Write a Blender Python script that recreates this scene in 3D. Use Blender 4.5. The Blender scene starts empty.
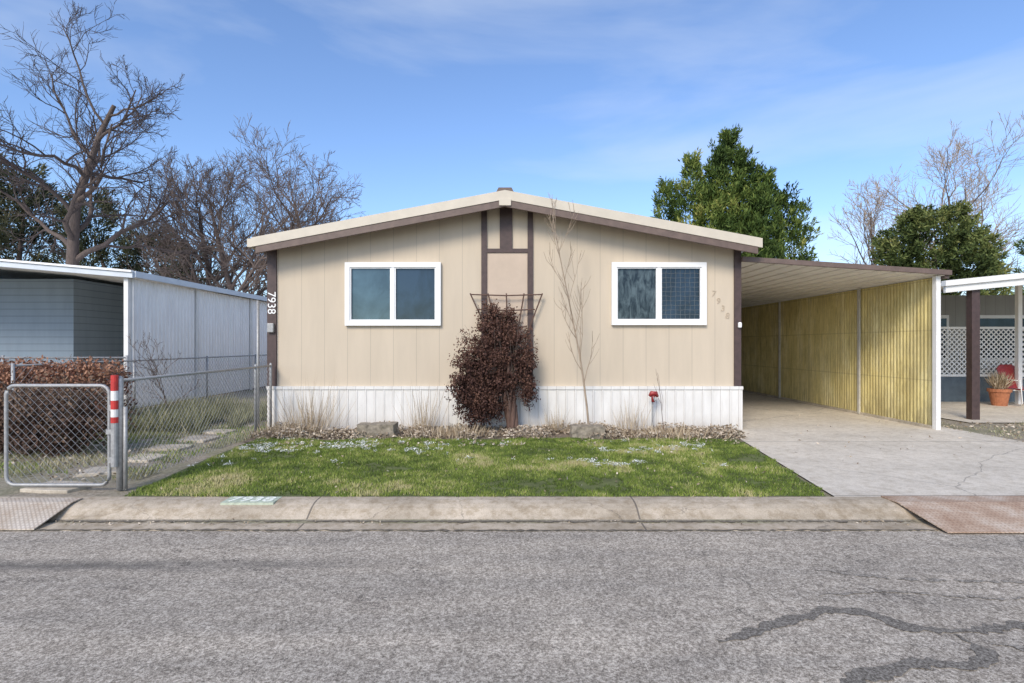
import bpy, math, random
import numpy as np
from mathutils import Vector, Matrix, noise as mnoise

scene = bpy.context.scene
COL = scene.collection
random.seed(7)
RNG = np.random.default_rng(11)

# ------------------------------------------------------------------ materials
def base_nodes(name):
    m = bpy.data.materials.new(name)
    m.use_nodes = True
    nt = m.node_tree
    b = nt.nodes["Principled BSDF"]
    return m, nt, b

def L(nt, a, b):
    nt.links.new(a, b)

def ramp(nt, fac, stops):
    r = nt.nodes.new("ShaderNodeValToRGB")
    el = r.color_ramp.elements
    while len(el) < len(stops):
        el.new(0.5)
    for e, (p, c) in zip(el, stops):
        e.position = p
        e.color = (c[0], c[1], c[2], 1)
    L(nt, fac, r.inputs[0])
    return r.outputs[0]

def coords(nt, scale=(1, 1, 1), rot=(0, 0, 0), loc=(0, 0, 0)):
    t = nt.nodes.new("ShaderNodeTexCoord")
    mp = nt.nodes.new("ShaderNodeMapping")
    mp.inputs["Scale"].default_value = scale
    mp.inputs["Rotation"].default_value = rot
    mp.inputs["Location"].default_value = loc
    L(nt, t.outputs["Object"], mp.inputs["Vector"])
    return mp.outputs[0]

def noise(nt, vec, scale, detail=4, rough=0.6, dist=0.0):
    n = nt.nodes.new("ShaderNodeTexNoise")
    n.inputs["Scale"].default_value = scale
    n.inputs["Detail"].default_value = detail
    n.inputs["Roughness"].default_value = rough
    n.inputs["Distortion"].default_value = dist
    L(nt, vec, n.inputs["Vector"])
    return n.outputs[0]

def mix(nt, fac, a, b, mode="MIX"):
    m = nt.nodes.new("ShaderNodeMix")
    m.data_type = "RGBA"
    m.blend_type = mode
    if isinstance(fac, (int, float)):
        m.inputs[0].default_value = fac
    else:
        L(nt, fac, m.inputs[0])
    for i, v in ((6, a), (7, b)):
        if isinstance(v, (tuple, list)):
            m.inputs[i].default_value = (v[0], v[1], v[2], 1)
        else:
            L(nt, v, m.inputs[i])
    return m.outputs[2]

def bump(nt, b, h, strength=0.3, dist=0.01):
    bp = nt.nodes.new("ShaderNodeBump")
    bp.inputs["Strength"].default_value = strength
    bp.inputs["Distance"].default_value = dist
    L(nt, h, bp.inputs["Height"])
    L(nt, bp.outputs[0], b.inputs["Normal"])

def simple(name, c, rough=0.6, var=0.15, scale=6, metal=0.0, stretch=(1, 1, 1), bmp=0.15, bscale=60):
    m, nt, b = base_nodes(name)
    v = coords(nt, stretch)
    n = noise(nt, v, scale, 5)
    lo = tuple(x * (1 - var) for x in c)
    hi = tuple(min(1, x * (1 + var)) for x in c)
    L(nt, ramp(nt, n, [(0.3, lo), (0.7, hi)]), b.inputs["Base Color"])
    b.inputs["Roughness"].default_value = rough
    b.inputs["Metallic"].default_value = metal
    if bmp > 0:
        bump(nt, b, noise(nt, v, bscale, 3), bmp, 0.005)
    return m

def leafmat(name, stops, rough=0.7, spec=.2):
    m, nt, b = base_nodes(name)
    a = nt.nodes.new("ShaderNodeAttribute")
    a.attribute_name = "shade"
    L(nt, ramp(nt, a.outputs["Fac"], stops), b.inputs["Base Color"])
    b.inputs["Roughness"].default_value = rough
    b.inputs["Specular IOR Level"].default_value = spec
    return m

def sepxyz(nt, axis):
    t = nt.nodes.new("ShaderNodeTexCoord")
    s = nt.nodes.new("ShaderNodeSeparateXYZ")
    L(nt, t.outputs["Object"], s.inputs[0])
    return s.outputs[axis]

def mth(nt, op, a, b=None, c=None):
    m = nt.nodes.new("ShaderNodeMath"); m.operation = op
    for i, v in enumerate((a, b, c)):
        if v is None: continue
        if isinstance(v, (int, float)): m.inputs[i].default_value = v
        else: L(nt, v, m.inputs[i])
    return m.outputs[0]

def seams(nt, axis, pitch, width, off=0.0):
    d = mth(nt, "MULTIPLY_ADD", sepxyz(nt, axis), 1 / pitch, -off / pitch)
    return mth(nt, "LESS_THAN", mth(nt, "FRACT", d), width / pitch)

def cracks(nt, v, scale, width, dist=0.6):
    n = nt.nodes.new("ShaderNodeTexNoise"); n.inputs["Scale"].default_value = scale * 2.5
    n.inputs["Detail"].default_value = 6
    n.inputs["Roughness"].default_value = .65
    L(nt, v, n.inputs["Vector"])
    vm = nt.nodes.new("ShaderNodeVectorMath"); vm.operation = "MULTIPLY_ADD"
    L(nt, n.outputs["Color"], vm.inputs[0])
    vm.inputs[1].default_value = (dist, dist, 0)
    L(nt, v, vm.inputs[2])
    vo = nt.nodes.new("ShaderNodeTexVoronoi"); vo.feature = "DISTANCE_TO_EDGE"
    vo.inputs["Scale"].default_value = scale
    L(nt, vm.outputs[0], vo.inputs["Vector"])
    return mth(nt, "LESS_THAN", vo.outputs["Distance"], width)

def mult(nt, a, b): return mth(nt, "MULTIPLY", a, b)

def stepn(nt, n, lo, hi):
    r = nt.nodes.new("ShaderNodeMapRange")
    r.inputs[1].default_value = lo; r.inputs[2].default_value = hi
    L(nt, n, r.inputs[0])
    return r.outputs[0]

def m_asphalt(name="asphalt", k=1.0):
    m, nt, b = base_nodes(name)
    v = coords(nt)
    fine = noise(nt, v, 62, 5, 0.9)
    c = ramp(nt, fine, [(0.39, (.15 * k, .13 * k, .105 * k)), (0.5, (.40 * k, .355 * k, .30 * k)), (0.61, (.76 * k, .70 * k, .60 * k))])
    if k == 1.0:
        mid = noise(nt, v, 14, 4, .7)
        c = mix(nt, .6, c, ramp(nt, mid, [(.36, (.72, .71, .69)), (.6, (1.1, 1.1, 1.1))]), "MULTIPLY")
        big = noise(nt, v, 0.9, 5, 0.6)
        c = mix(nt, 0.8, c, ramp(nt, big, [(0.3, (.80, .79, .78)), (0.7, (1.1, 1.08, 1.05))]), "MULTIPLY")
        streak = noise(nt, coords(nt, (0.25, 2.6, 1)), 1.2, 4)
        c = mix(nt, 0.7, c, ramp(nt, streak, [(0.35, (.78, .78, .78)), (0.6, (1.05, 1.03, 1.0))]), "MULTIPLY")
        yy = mth(nt, "ABSOLUTE", mth(nt, "SUBTRACT", sepxyz(nt, 1), 4.03))
        sm = mth(nt, "SUBTRACT", 1.0, stepn(nt, yy, .0, .17))
        xm = mth(nt, "SUBTRACT", 1.0, stepn(nt, sepxyz(nt, 0), -1.8, -.6))
        nn = stepn(nt, noise(nt, coords(nt, (.8, 4, 1)), 1.6, 5, .7), .30, .55)
        c = mix(nt, mult(nt, mult(nt, mult(nt, sm, xm), nn), .7), c, (.10, .093, .083))
        xr = stepn(nt, sepxyz(nt, 0), .0, 2.2)
        ck = cracks(nt, v, 0.8, 0.0026, .9)
        msk = stepn(nt, noise(nt, v, 0.7, 2), 0.42, 0.50)
        c = mix(nt, mult(nt, mult(nt, ck, msk), 0.7), c, (.08, .07, .06))
        ck2 = cracks(nt, v, 2.2, 0.007, 0.4)
        c = mix(nt, mult(nt, mult(nt, ck2, xr), 0.7), c, (.09, .08, .07))
    L(nt, c, b.inputs["Base Color"])
    b.inputs["Roughness"].default_value = 0.95
    b.inputs["Specular IOR Level"].default_value = .2
    bump(nt, b, fine, 0.35, 0.006)
    return m

def m_concrete(name, c, pitch=None, axis=0, crack=0.25, stain=0.25, off=0.0, cstr=.4, dirt=.6):
    m, nt, b = base_nodes(name)
    v = coords(nt)
    fine = noise(nt, v, 90, 4, 0.7)
    big = noise(nt, v, 1.3, 6, 0.65)
    a = tuple(x * 0.82 for x in c); h = tuple(x * 1.18 for x in c)
    col = ramp(nt, fine, [(0.3, a), (0.7, h)])
    col = mix(nt, 1.0, col, ramp(nt, big, [(0.3, (1 - stain, 1 - stain * 1.05, 1 - stain * 1.15)), (0.65, (1.06, 1.05, 1.03))]), "MULTIPLY")
    md = noise(nt, v, 9, 5, .75)
    col = mix(nt, dirt, col, ramp(nt, md, [(.36, (.72, .68, .61)), (.55, (1.04, 1.04, 1.04))]), "MULTIPLY")
    if crack:
        ck = cracks(nt, v, crack, 0.0016)
        col = mix(nt, mult(nt, ck, cstr), col, (.09, .08, .07))
    if pitch:
        col = mix(nt, mult(nt, seams(nt, axis, pitch, 0.016, off), 0.75), col, (.09, .08, .07))
    L(nt, col, b.inputs["Base Color"])
    b.inputs["Roughness"].default_value = 0.9
    b.inputs["Specular IOR Level"].default_value = .25
    bump(nt, b, fine, 0.25, 0.004)
    return m

def m_ground():
    m, nt, b = base_nodes("dirt")
    v = coords(nt)
    f = noise(nt, v, 35, 6, 0.75)
    c = ramp(nt, f, [(0.32, (.15, .12, .085)), (0.5, (.30, .255, .19)), (0.68, (.48, .42, .33))])
    g = noise(nt, v, 0.8, 4)
    c = mix(nt, mult(nt, stepn(nt, g, 0.45, 0.62), 0.5), c, (.16, .18, .07))
    L(nt, c, b.inputs["Base Color"]); b.inputs["Roughness"].default_value = 0.95
    bump(nt, b, f, 0.6, 0.02)
    return m

def m_siding(name, c, axis, pitch, width, dark=0.55, blot=0.08):
    m, nt, b = base_nodes(name)
    v = coords(nt, (3, 3, 0.5))
    n = noise(nt, v, 1.5, 6, 0.6)
    col = ramp(nt, n, [(0.3, tuple(x * (1 - blot) for x in c)), (0.7, tuple(x * (1 + blot) for x in c))])
    s = seams(nt, axis, pitch, width)
    col = mix(nt, mult(nt, s, dark), col, tuple(x * 0.35 for x in c))
    L(nt, col, b.inputs["Base Color"]); b.inputs["Roughness"].default_value = 0.7
    g = noise(nt, coords(nt, (30, 30, 1.5)), 3, 4)
    bump(nt, b, g, 0.15, 0.004)
    return m

M = {}
M["asphalt"] = m_asphalt()
M["tar"] = m_asphalt("tar_sealant", .44)
M["tarfaint"] = m_asphalt("worn_tar_sealant", .62)
M["kerb"] = m_concrete("kerb_concrete", (.52, .445, .35), 3.05, 0, 0.5, 0.40, -1.85, dirt=.9)
M["drive"] = m_concrete("driveway_concrete", (.64, .585, .50), 3.05, 1, 0.22, 0.18, 5.45)
M["stone"] = m_concrete("flagstone", (.54, .485, .40), None, 0, 0, 0.35)
M["dirt"] = m_ground()
M["soil"] = simple("garden_soil", (.19, .15, .11), 0.95, 0.5, 18, bmp=0.8, bscale=40)
M["gutterdirt"] = simple("gutter_dirt", (.16, .135, .10), 0.95, 0.5, 25, bmp=0.8, bscale=60)
M["lawnbase"] = simple("turf", (.11, .13, .04), 0.95, 0.35, 5, bmp=0.6, bscale=70)
M["tan"] = m_siding("tan_siding", (.555, .470, .360), 0, 0.405, 0.010, 0.36, .05)
M["tanpanel"] = simple("pinkish_tan_panel", (.53, .425, .33), 0.7, 0.06, 4)
M["beige"] = simple("beige_metal", (.58, .52, .42), 0.45, 0.06, 4)
M["brown"] = simple("brown_paint", (.070, .044, .040), 0.55, 0.25, 12)
M["fasciabrown"] = simple("fascia_brown_paint", (.14, .098, .080), 0.55, 0.2, 8)
M["white"] = simple("white_paint", (.78, .77, .74), 0.45, 0.05, 5)
M["vinyl"] = simple("white_vinyl", (.83, .83, .82), 0.35, 0.02, 5, bmp=0)
M["whitewall"] = simple("weathered_white_panel", (.92, .91, .89), 0.5, 0.06, 2.5, stretch=(1, 2, 0.5))
M["awning"] = simple("bluegrey_awning_metal", (.62, .67, .72), 0.5, 0.08, 2.5)
M["ceil"] = simple("white_ceiling_pan", (.88, .85, .78), 0.5, 0.08, 2)
M["galv"] = simple("galvanised_steel", (.36, .36, .355), 0.5, 0.2, 30, metal=0.3, bmp=0)
M["wire"] = simple("galvanised_wire", (.36, .36, .36), 0.5, 0.1, 30, metal=0.2, bmp=0)
M["grillewire"] = simple("dark_window_lattice", (.16, .18, .19), 0.6, 0.2, 12, bmp=0)
M["postgrey"] = simple("light_grey_post", (.50, .48, .42), 0.6, 0.15, 10)
M["red"] = simple("red_reflector", (.50, .035, .03), 0.4, 0.2, 20, bmp=0)
M["redpaint"] = simple("red_metal_paint", (.30, .03, .03), 0.4, 0.2, 20, bmp=0)
M["bluegrey"] = m_siding("bluegrey_lap_siding", (.22, .28, .34), 2, 0.19, 0.018, 0.6)
M["darkdoor"] = simple("dark_teal_paint", (.09, .12, .145), 0.5, 0.2, 6)
M["greywall"] = m_siding("grey_wall", (.32, .32, .30), 0, 0.3, 0.012, 0.5)
M["terracotta"] = simple("terracotta", (.40, .15, .07), 0.8, 0.2, 14)
M["bark"] = simple("bark", (.11, .083, .070), 0.9, 0.35, 7, stretch=(3, 3, 0.6), bmp=0.7, bscale=14)
M["twig"] = simple("twig_bark", (.15, .112, .092), 0.9, 0.25, 5, bmp=0)
M["darktwig"] = simple("dark_twig_bark", (.072, .055, .050), 0.9, 0.25, 5, bmp=0)
M["paletwig"] = simple("pale_twig_bark", (.36, .28, .205), 0.85, 0.2, 9, bmp=0)
M["vinebark"] = simple("vine_bark", (.12, .072, .055), 0.9, 0.35, 20, stretch=(3, 3, .6), bmp=0.8, bscale=25)
M["planter"] = simple("weathered_planter_block", (.25, .215, .165), 0.9, 0.45, 14, bmp=0.7, bscale=30)
M["digit"] = simple("white_house_number", (.85, .85, .83), 0.5, 0.02, 5, bmp=0)
M["tandigit"] = simple("tan_house_number", (.45, .365, .265), 0.5, 0.05, 5, bmp=0)
M["kerbgreen"] = simple("faded_green_paint", (.45, .50, .39), 0.85, 0.22, 25)
M["kerbwhite"] = simple("faded_white_paint", (.82, .84, .75), 0.85, 0.14, 40)

m, nt, b = base_nodes("white_skirting_metal")
n1 = noise(nt, coords(nt, (2, 2, .6)), 3, 5)
c = ramp(nt, n1, [(.3, (.66, .64, .60)), (.7, (.78, .765, .73))])
low = mth(nt, "SUBTRACT", 1.0, stepn(nt, sepxyz(nt, 2), .02, .30))
n2 = stepn(nt, noise(nt, coords(nt, (6, 6, 1.5)), 2, 5, .7), .35, .65)
c = mix(nt, mult(nt, mult(nt, low, n2), .6), c, (.35, .28, .20))
c = mix(nt, mult(nt, seams(nt, 0, 0.16, 0.012, -4.23 + .113), 0.45), c, (.34, .32, .30))
L(nt, c, b.inputs["Base Color"]); b.inputs["Roughness"].default_value = .5
M["skirt"] = m

m, nt, b = base_nodes("yellow_fibreglass")
v = coords(nt, (1, 1, 0.35))
n1 = noise(nt, v, 2.2, 6, 0.7)
c = ramp(nt, n1, [(0.3, (.52, .42, .16)), (0.5, (.69, .58, .25)), (0.72, (.82, .73, .40))])
n2 = noise(nt, coords(nt, (1, 7, .5)), 4, 6, 0.85)
c = mix(nt, mult(nt, stepn(nt, n2, 0.46, 0.66), 0.65), c, (.22, .175, .07))
n3 = noise(nt, coords(nt, (1, 1, 1)), 1.1, 4, 0.7)
c = mix(nt, mult(nt, stepn(nt, n3, 0.48, 0.66), 0.4), c, (.32, .27, .14))
low = mth(nt, "SUBTRACT", 1.0, stepn(nt, sepxyz(nt, 2), .05, .55))
c = mix(nt, mult(nt, mult(nt, low, stepn(nt, n2, .35, .6)), .6), c, (.18, .15, .08))
c = mix(nt, mult(nt, seams(nt, 1, 0.66, 0.02), 0.35), c, (.2, .16, .07))
c = mix(nt, mult(nt, seams(nt, 2, 0.9, 0.025, -.05), 0.35), c, (.25, .20, .09))
L(nt, c, b.inputs["Base Color"]); b.inputs["Roughness"].default_value = 0.6
M["fibre"] = m

def m_tread(name, c1, c2, c3):
    m, nt, b = base_nodes(name)
    v = coords(nt)
    n1 = noise(nt, v, 4, 6, 0.7)
    col = ramp(nt, n1, [(0.32, c1), (0.5, c2), (0.68, c3)])
    ch = nt.nodes.new("ShaderNodeTexBrick")
    ch.inputs["Scale"].default_value = 1
    ch.inputs["Brick Width"].default_value = 0.05
    ch.inputs["Row Height"].default_value = 0.028
    ch.inputs["Mortar Size"].default_value = 0.006
    ch.inputs["Color1"].default_value = (1, 1, 1, 1); ch.inputs["Color2"].default_value = (.85, .85, .85, 1)
    ch.inputs["Mortar"].default_value = (.6, .56, .54, 1)
    L(nt, coords(nt, rot=(0, 0, 0.785)), ch.inputs["Vector"])
    col = mix(nt, 0.7, col, ch.outputs["Color"], "MULTIPLY")
    L(nt, col, b.inputs["Base Color"]); b.inputs["Roughness"].default_value = 0.8
    bump(nt, b, ch.outputs["Fac"], 0.5, -0.004)
    return m
M["rust"] = m_tread("rusty_tread_plate", (.36, .23, .15), (.50, .37, .27), (.64, .55, .45))
M["greytread"] = m_tread("grey_tread_plate", (.48, .38, .28), (.58, .50, .40), (.68, .61, .52))

def m_glass(name, lo, hi, refl, sc=2.5, stretch=(1, 1, .6)):
    m, nt, b = base_nodes(name)
    nn = noise(nt, coords(nt, stretch), sc, 5, .65, .5)
    L(nt, ramp(nt, nn, [(.4, lo), (.62, hi)]), b.inputs["Base Color"])
    b.inputs["Roughness"].default_value = 0.6
    b.inputs["Specular IOR Level"].default_value = .1
    g = nt.nodes.new("ShaderNodeBsdfGlossy"); g.inputs["Roughness"].default_value = 0.02
    g.inputs["Color"].default_value = (.62, .85, 1, 1)
    mx = nt.nodes.new("ShaderNodeMixShader"); mx.inputs[0].default_value = refl
    L(nt, b.outputs[0], mx.inputs[1]); L(nt, g.outputs[0], mx.inputs[2])
    out = nt.nodes["Material Output"]
    L(nt, mx.outputs[0], out.inputs["Surface"])
    return m
M["glassA"] = m_glass("window_glass_painted_reflection", (.012, .030, .042), (.045, .085, .11), 0.07, 2.2, (1, 1, .8))  # teal blotches painted into the base colour stand in for reflected trees
M["glassB"] = m_glass("window_glass_navy", (.005, .010, .018), (.018, .036, .065), 0.045, 1.8)
M["glassC"] = m_glass("window_glass_curtain", (.010, .016, .022), (.09, .12, .13), 0.03, 10, (1, 1, .35))

M["grass"] = leafmat("grass_blades", [(0, (.055, .085, .016)), (.4, (.15, .215, .036)), (.75, (.29, .34, .075)), (1, (.52, .46, .24))])
M["weeds"] = leafmat("dry_weeds", [(0, (.12, .13, .055)), (.5, (.28, .28, .15)), (1, (.50, .44, .30))])
M["drystalk"] = leafmat("dry_stalks", [(0, (.24, .17, .10)), (.5, (.46, .36, .24)), (1, (.66, .56, .41))])
M["litter"] = leafmat("leaf_litter", [(0, (.12, .085, .06)), (.5, (.34, .27, .19)), (1, (.64, .55, .44))])
M["snow"] = leafmat("old_snow", [(0, (.58, .60, .54)), (1, (.90, .91, .87))])
M["vine"] = leafmat("withered_vine_leaves", [(0, (.022, .012, .010)), (.5, (.070, .034, .027)), (1, (.16, .085, .060))])
M["hedge"] = leafmat("russet_hedge_leaves", [(0, (.070, .028, .022)), (.5, (.22, .098, .064)), (1, (.40, .22, .14))])
M["shrub"] = leafmat("dark_shrub_leaves", [(0, (.030, .018, .015)), (.5, (.10, .058, .042)), (1, (.22, .15, .10))])
M["ever"] = leafmat("evergreen_foliage", [(0, (.022, .042, .010)), (.45, (.075, .120, .026)), (.8, (.18, .225, .050)), (1, (.32, .31, .09))])
M["olive"] = leafmat("olive_evergreen_foliage", [(0, (.025, .040, .012)), (.45, (.085, .115, .032)), (.8, (.19, .21, .065)), (1, (.32, .30, .11))])
M["everdark"] = leafmat("dull_evergreen_foliage", [(0, (.025, .032, .018)), (.5, (.070, .080, .042)), (1, (.16, .15, .085))])
M["brush"] = leafmat("winter_brush", [(0, (.07, .052, .044)), (.5, (.15, .115, .095)), (1, (.27, .22, .18))])

# ------------------------------------------------------------------ builders
class MB:
    def __init__(s):
        s.v = []; s.f = []; s.mi = []; s.cur = 0
    def box(s, x0, x1, y0, y1, z0, z1):
        n = len(s.v)
        s.v += [(x0, y0, z0), (x1, y0, z0), (x1, y1, z0), (x0, y1, z0), (x0, y0, z1), (x1, y0, z1), (x1, y1, z1), (x0, y1, z1)]
        fs = [(0, 3, 2, 1), (4, 5, 6, 7), (0, 1, 5, 4), (1, 2, 6, 5), (2, 3, 7, 6), (3, 0, 4, 7)]
        s.f += [tuple(n + i for i in q) for q in fs]; s.mi += [s.cur] * 6
        return s
    def poly(s, pts):
        n = len(s.v); s.v += [tuple(p) for p in pts]; s.f.append(tuple(range(n, n + len(pts)))); s.mi.append(s.cur)
        return s
    def prism(s, pts, vec):
        n = len(s.v); k = len(pts)
        s.v += [tuple(p) for p in pts]
        s.v += [(p[0] + vec[0], p[1] + vec[1], p[2] + vec[2]) for p in pts]
        s.f.append(tuple(range(n, n + k))); s.f.append(tuple(range(n + 2 * k - 1, n + k - 1, -1)))
        for i in range(k):
            j = (i + 1) % k
            s.f.append((n + i, n + k + i, n + k + j, n + j))
        s.mi += [s.cur] * (k + 2)
        return s
    def tube(s, pts, rads, sides=6, cap=True):
        pts = [Vector(p) for p in pts]
        if isinstance(rads, (int, float)): rads = [rads] * len(pts)
        n = len(s.v)
        for i, p in enumerate(pts):
            if i == 0: t = pts[1] - p
            elif i == len(pts) - 1: t = p - pts[-2]
            else: t = pts[i + 1] - pts[i - 1]
            t.normalize()
            ref = Vector((0, 0, 1)) if abs(t.z) < 0.9 else Vector((1, 0, 0))
            u = t.cross(ref).normalized(); w = t.cross(u)
            for k in range(sides):
                a = 2 * math.pi * k / sides
                q = p + (u * math.cos(a) + w * math.sin(a)) * rads[i]
                s.v.append(q[:])
        for i in range(len(pts) - 1):
            for k in range(sides):
                k2 = (k + 1) % sides
                s.f.append((n + i * sides + k, n + i * sides + k2, n + (i + 1) * sides + k2, n + (i + 1) * sides + k))
                s.mi.append(s.cur)
        if cap:
            s.f.append(tuple(n + k for k in range(sides))[::-1]); s.mi.append(s.cur)
            e = n + (len(pts) - 1) * sides
            s.f.append(tuple(e + k for k in range(sides))); s.mi.append(s.cur)
        return s

def tag(o, label=None, category=None, kind=None, group=None):
    if label: o["label"] = label
    if category: o["category"] = category
    if kind: o["kind"] = kind
    if group: o["group"] = group
    return o

def setparent(o, parent):
    if parent is not None:
        o.parent = parent
        o.matrix_parent_inverse = Matrix.Translation(-Vector(parent.location))

def obj(name, mb, mats, parent=None, smooth=False, bevel=0, **kw):
    me = bpy.data.meshes.new(name)
    me.from_pydata(mb.v, [], mb.f)
    if not isinstance(mats, (list, tuple)): mats = [mats]
    for mm in mats: me.materials.append(M[mm])
    if len(mats) > 1: me.polygons.foreach_set("material_index", mb.mi)
    if smooth: me.polygons.foreach_set("use_smooth", [True] * len(me.polygons))
    me.update()
    o = bpy.data.objects.new(name, me); COL.objects.link(o)
    if bevel:
        bv = o.modifiers.new("bevel", "BEVEL"); bv.width = bevel; bv.segments = 2; bv.limit_method = "ANGLE"
    setparent(o, parent)
    return tag(o, **kw)

def empty(name, loc, **kw):
    e = bpy.data.objects.new(name, None); e.location = loc; e.empty_display_size = 0.3
    COL.objects.link(e)
    return tag(e, **kw)

def leaves(name, P, D, ln, wd, shade, mat, parent=None, side=None, tri=False, **kw):
    N = len(P)
    D = D / (np.linalg.norm(D, axis=1, keepdims=True) + 1e-9)
    if side is None:
        R = RNG.normal(size=(N, 3)); side = np.cross(D, R)
    side = side / (np.linalg.norm(side, axis=1, keepdims=True) + 1e-9)
    ln = np.broadcast_to(ln, (N,))[:, None]; wd = np.broadcast_to(wd, (N,))[:, None]
    if tri:
        k = 3
        V = np.stack([P - side * wd / 2, P + side * wd / 2, P + D * ln], 1)
    else:
        k = 4
        V = np.stack([P, P + D * ln * .5 + side * wd / 2, P + D * ln, P + D * ln * .5 - side * wd / 2], 1)
    V = V.reshape(-1, 3)
    me = bpy.data.meshes.new(name)
    me.vertices.add(len(V)); me.vertices.foreach_set("co", V.astype(np.float32).ravel())
    me.loops.add(N * k); me.loops.foreach_set("vertex_index", np.arange(N * k, dtype=np.int32))
    me.polygons.add(N)
    me.polygons.foreach_set("loop_start", np.arange(0, N * k, k, dtype=np.int32))
    me.polygons.foreach_set("loop_total", np.full(N, k, dtype=np.int32))
    a = me.attributes.new("shade", "FLOAT", "POINT")
    a.data.foreach_set("value", np.repeat(np.clip(shade, 0, 1), k).astype(np.float32))
    me.materials.append(M[mat]); me.update(calc_edges=True); me.validate()
    o = bpy.data.objects.new(name, me); COL.objects.link(o)
    setparent(o, parent)
    return tag(o, **kw)

def nz(p, s=1.0, off=0.0):
    return mnoise.noise(Vector((p[0] * s + off, p[1] * s + off * .7, p[2] * s)))

# ------------------------------------------------------------------ setting
def sheet(name, pts, mat, **kw):
    return obj(name, MB().poly(pts), mat, kind="structure", **kw)

g = MB()
prof = [(-400, -.02), (-3.6, -.02), (-3.3, -.135), (4.85, -.135), (5.42, -.014), (700, -.012)]
xs = [-500, -20, 0, 20, 500]
for (y, z) in prof:
    for x in xs: g.v.append((x, y, z))
for i in range(len(prof) - 1):
    for j in range(len(xs) - 1):
        a = i * len(xs) + j
        g.f.append((a, a + 1, a + 1 + len(xs), a + len(xs))); g.mi.append(0)
obj("ground", g, "dirt", kind="structure")
sheet("road", [(-200, -3.2, -.12), (200, -3.2, -.12), (200, 4.86, -.12), (-200, 4.86, -.12)], "asphalt")

k = MB()
pr = [(4.80, -.115), (4.97, -.110), (5.03, -.098), (5.09, -.065), (5.15, -.030), (5.22, -.006), (5.30, .005), (5.42, .006), (5.42, -.1), (4.80, -.13)]
k.prism([(-60, y, z) for y, z in pr], (120, 0, 0))
obj("kerb", k, "kerb", kind="structure")

def ribbon(name, pts, w, mat, z=-.116, seed=1, rough=.35, gap=0.0):
    r = random.Random(seed)
    P = []
    for i in range(len(pts) - 1):
        a, b_ = Vector(pts[i]), Vector(pts[i + 1])
        n = max(2, int((b_ - a).length / 0.03))
        for t in range(n): P.append(a.lerp(b_, t / n))
    P.append(Vector(pts[-1]))
    for _ in range(5):
        P = [P[0]] + [(P[i - 1] + P[i] * 2 + P[i + 1]) / 4 for i in range(1, len(P) - 1)] + [P[-1]]
    mb = MB(); Lf = []; Rt = []
    for i, p in enumerate(P):
        t = (P[min(i + 1, len(P) - 1)] - P[max(i - 1, 0)]).normalized()
        nn = Vector((-t.y, t.x))
        ww = w * (1 - rough + 2 * rough * r.random()) * (.75 + .5 * nz((i * .11, seed, 0))) * (1 if 3 < i < len(P) - 4 else .3)
        o = .016 * (r.random() - .5) + .02 * nz((i * .2, seed * 3, 0))
        Lf.append(p + nn * (ww / 2 + o)); Rt.append(p - nn * (ww / 2 - o))
    mb.v = [(q.x, q.y, z) for q in Lf] + [(q.x, q.y, z) for q in Rt]
    k_ = len(P)
    mb.f = [(i, k_ + i, k_ + i + 1, i + 1) for i in range(k_ - 1) if nz((i * .35, seed * 5, 1)) > -1 + gap]; mb.mi = [0] * len(mb.f)
    return obj(name, mb, mat, kind="structure")
ribbon("road_tar_seam", [(1.15, 3.0), (1.3, 3.06), (1.55, 3.19), (1.97, 3.36), (2.18, 3.33), (2.27, 3.16), (2.55, 3.10), (2.95, 3.17), (3.6, 3.2)], .10, "tar", seed=2, rough=.5)
ribbon("road_tar_seam", [(2.50, 3.08), (2.53, 2.88), (2.36, 2.77), (2.1, 2.80), (1.9, 2.74), (1.65, 2.66), (1.5, 2.5)], .10, "tar", -.1155, seed=3, rough=.5)
ribbon("road_tar_seam", [(2.62, 2.98), (2.9, 2.86), (3.3, 2.9)], .07, "tarfaint", -.1150, seed=4, rough=.6)
ribbon("road_tar_seam", [(2.2, 3.95), (2.7, 3.80), (3.2, 3.77), (3.8, 3.72), (5, 3.8)], .05, "tarfaint", seed=6, rough=.6, gap=.8)
ribbon("road_tar_seam", [(2.0, 3.55), (2.5, 3.62), (3.1, 3.50), (3.9, 3.55)], .03, "tarfaint", -.1152, seed=16, rough=.6, gap=.8)
ribbon("gutter_dirt", [(-8, 5.00), (-3, 5.01), (0, 5.0), (3, 5.01), (3.7, 5.0)], .06, "gutterdirt", -.1000, seed=8, rough=.8)
ribbon("gutter_dirt", [(-8, 4.79), (-3, 4.80), (0, 4.785), (3, 4.80), (8, 4.79)], .035, "gutterdirt", -.1105, seed=9, rough=.8)

sheet("driveway", [(3.22, 5.42, .006), (8.0, 5.42, .006), (7.78, 26, .006), (4.05, 26, .006), (4.05, 9.4, .006), (3.72, 8.95, .006)], "drive")
sheet("neighbour_patio_floor", [(8.9, 10.6, .004), (24, 10.6, .004), (24, 26, .004), (8.9, 26, .004)], "drive")
sheet("neighbour_carport_floor", [(-22, 12.6, .004), (-8.8, 12.6, .004), (-8.8, 30, .004), (-22, 30, .004)], "drive")

edge_pts = [(-3.80, 5.43), (-1, 5.425), (1, 5.43), (3.15, 5.43), (3.45, 7.2), (3.66, 8.9)]
for i in range(14):
    x = 3.5 - i * (7.5 / 13); edge_pts.append((x, 8.72 + .10 * math.sin(i * 2.1) + .05 * math.cos(i * 5)))
edge_pts.append((-3.95, 7.2))
sheet("lawn", [(x, y, .006) for x, y in edge_pts], "lawnbase")
sheet("garden_bed", [(-4.1, 8.5, -.002), (3.75, 8.5, -.002), (3.95, 9.75, -.002), (-4.3, 9.75, -.002)], "soil")

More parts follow.
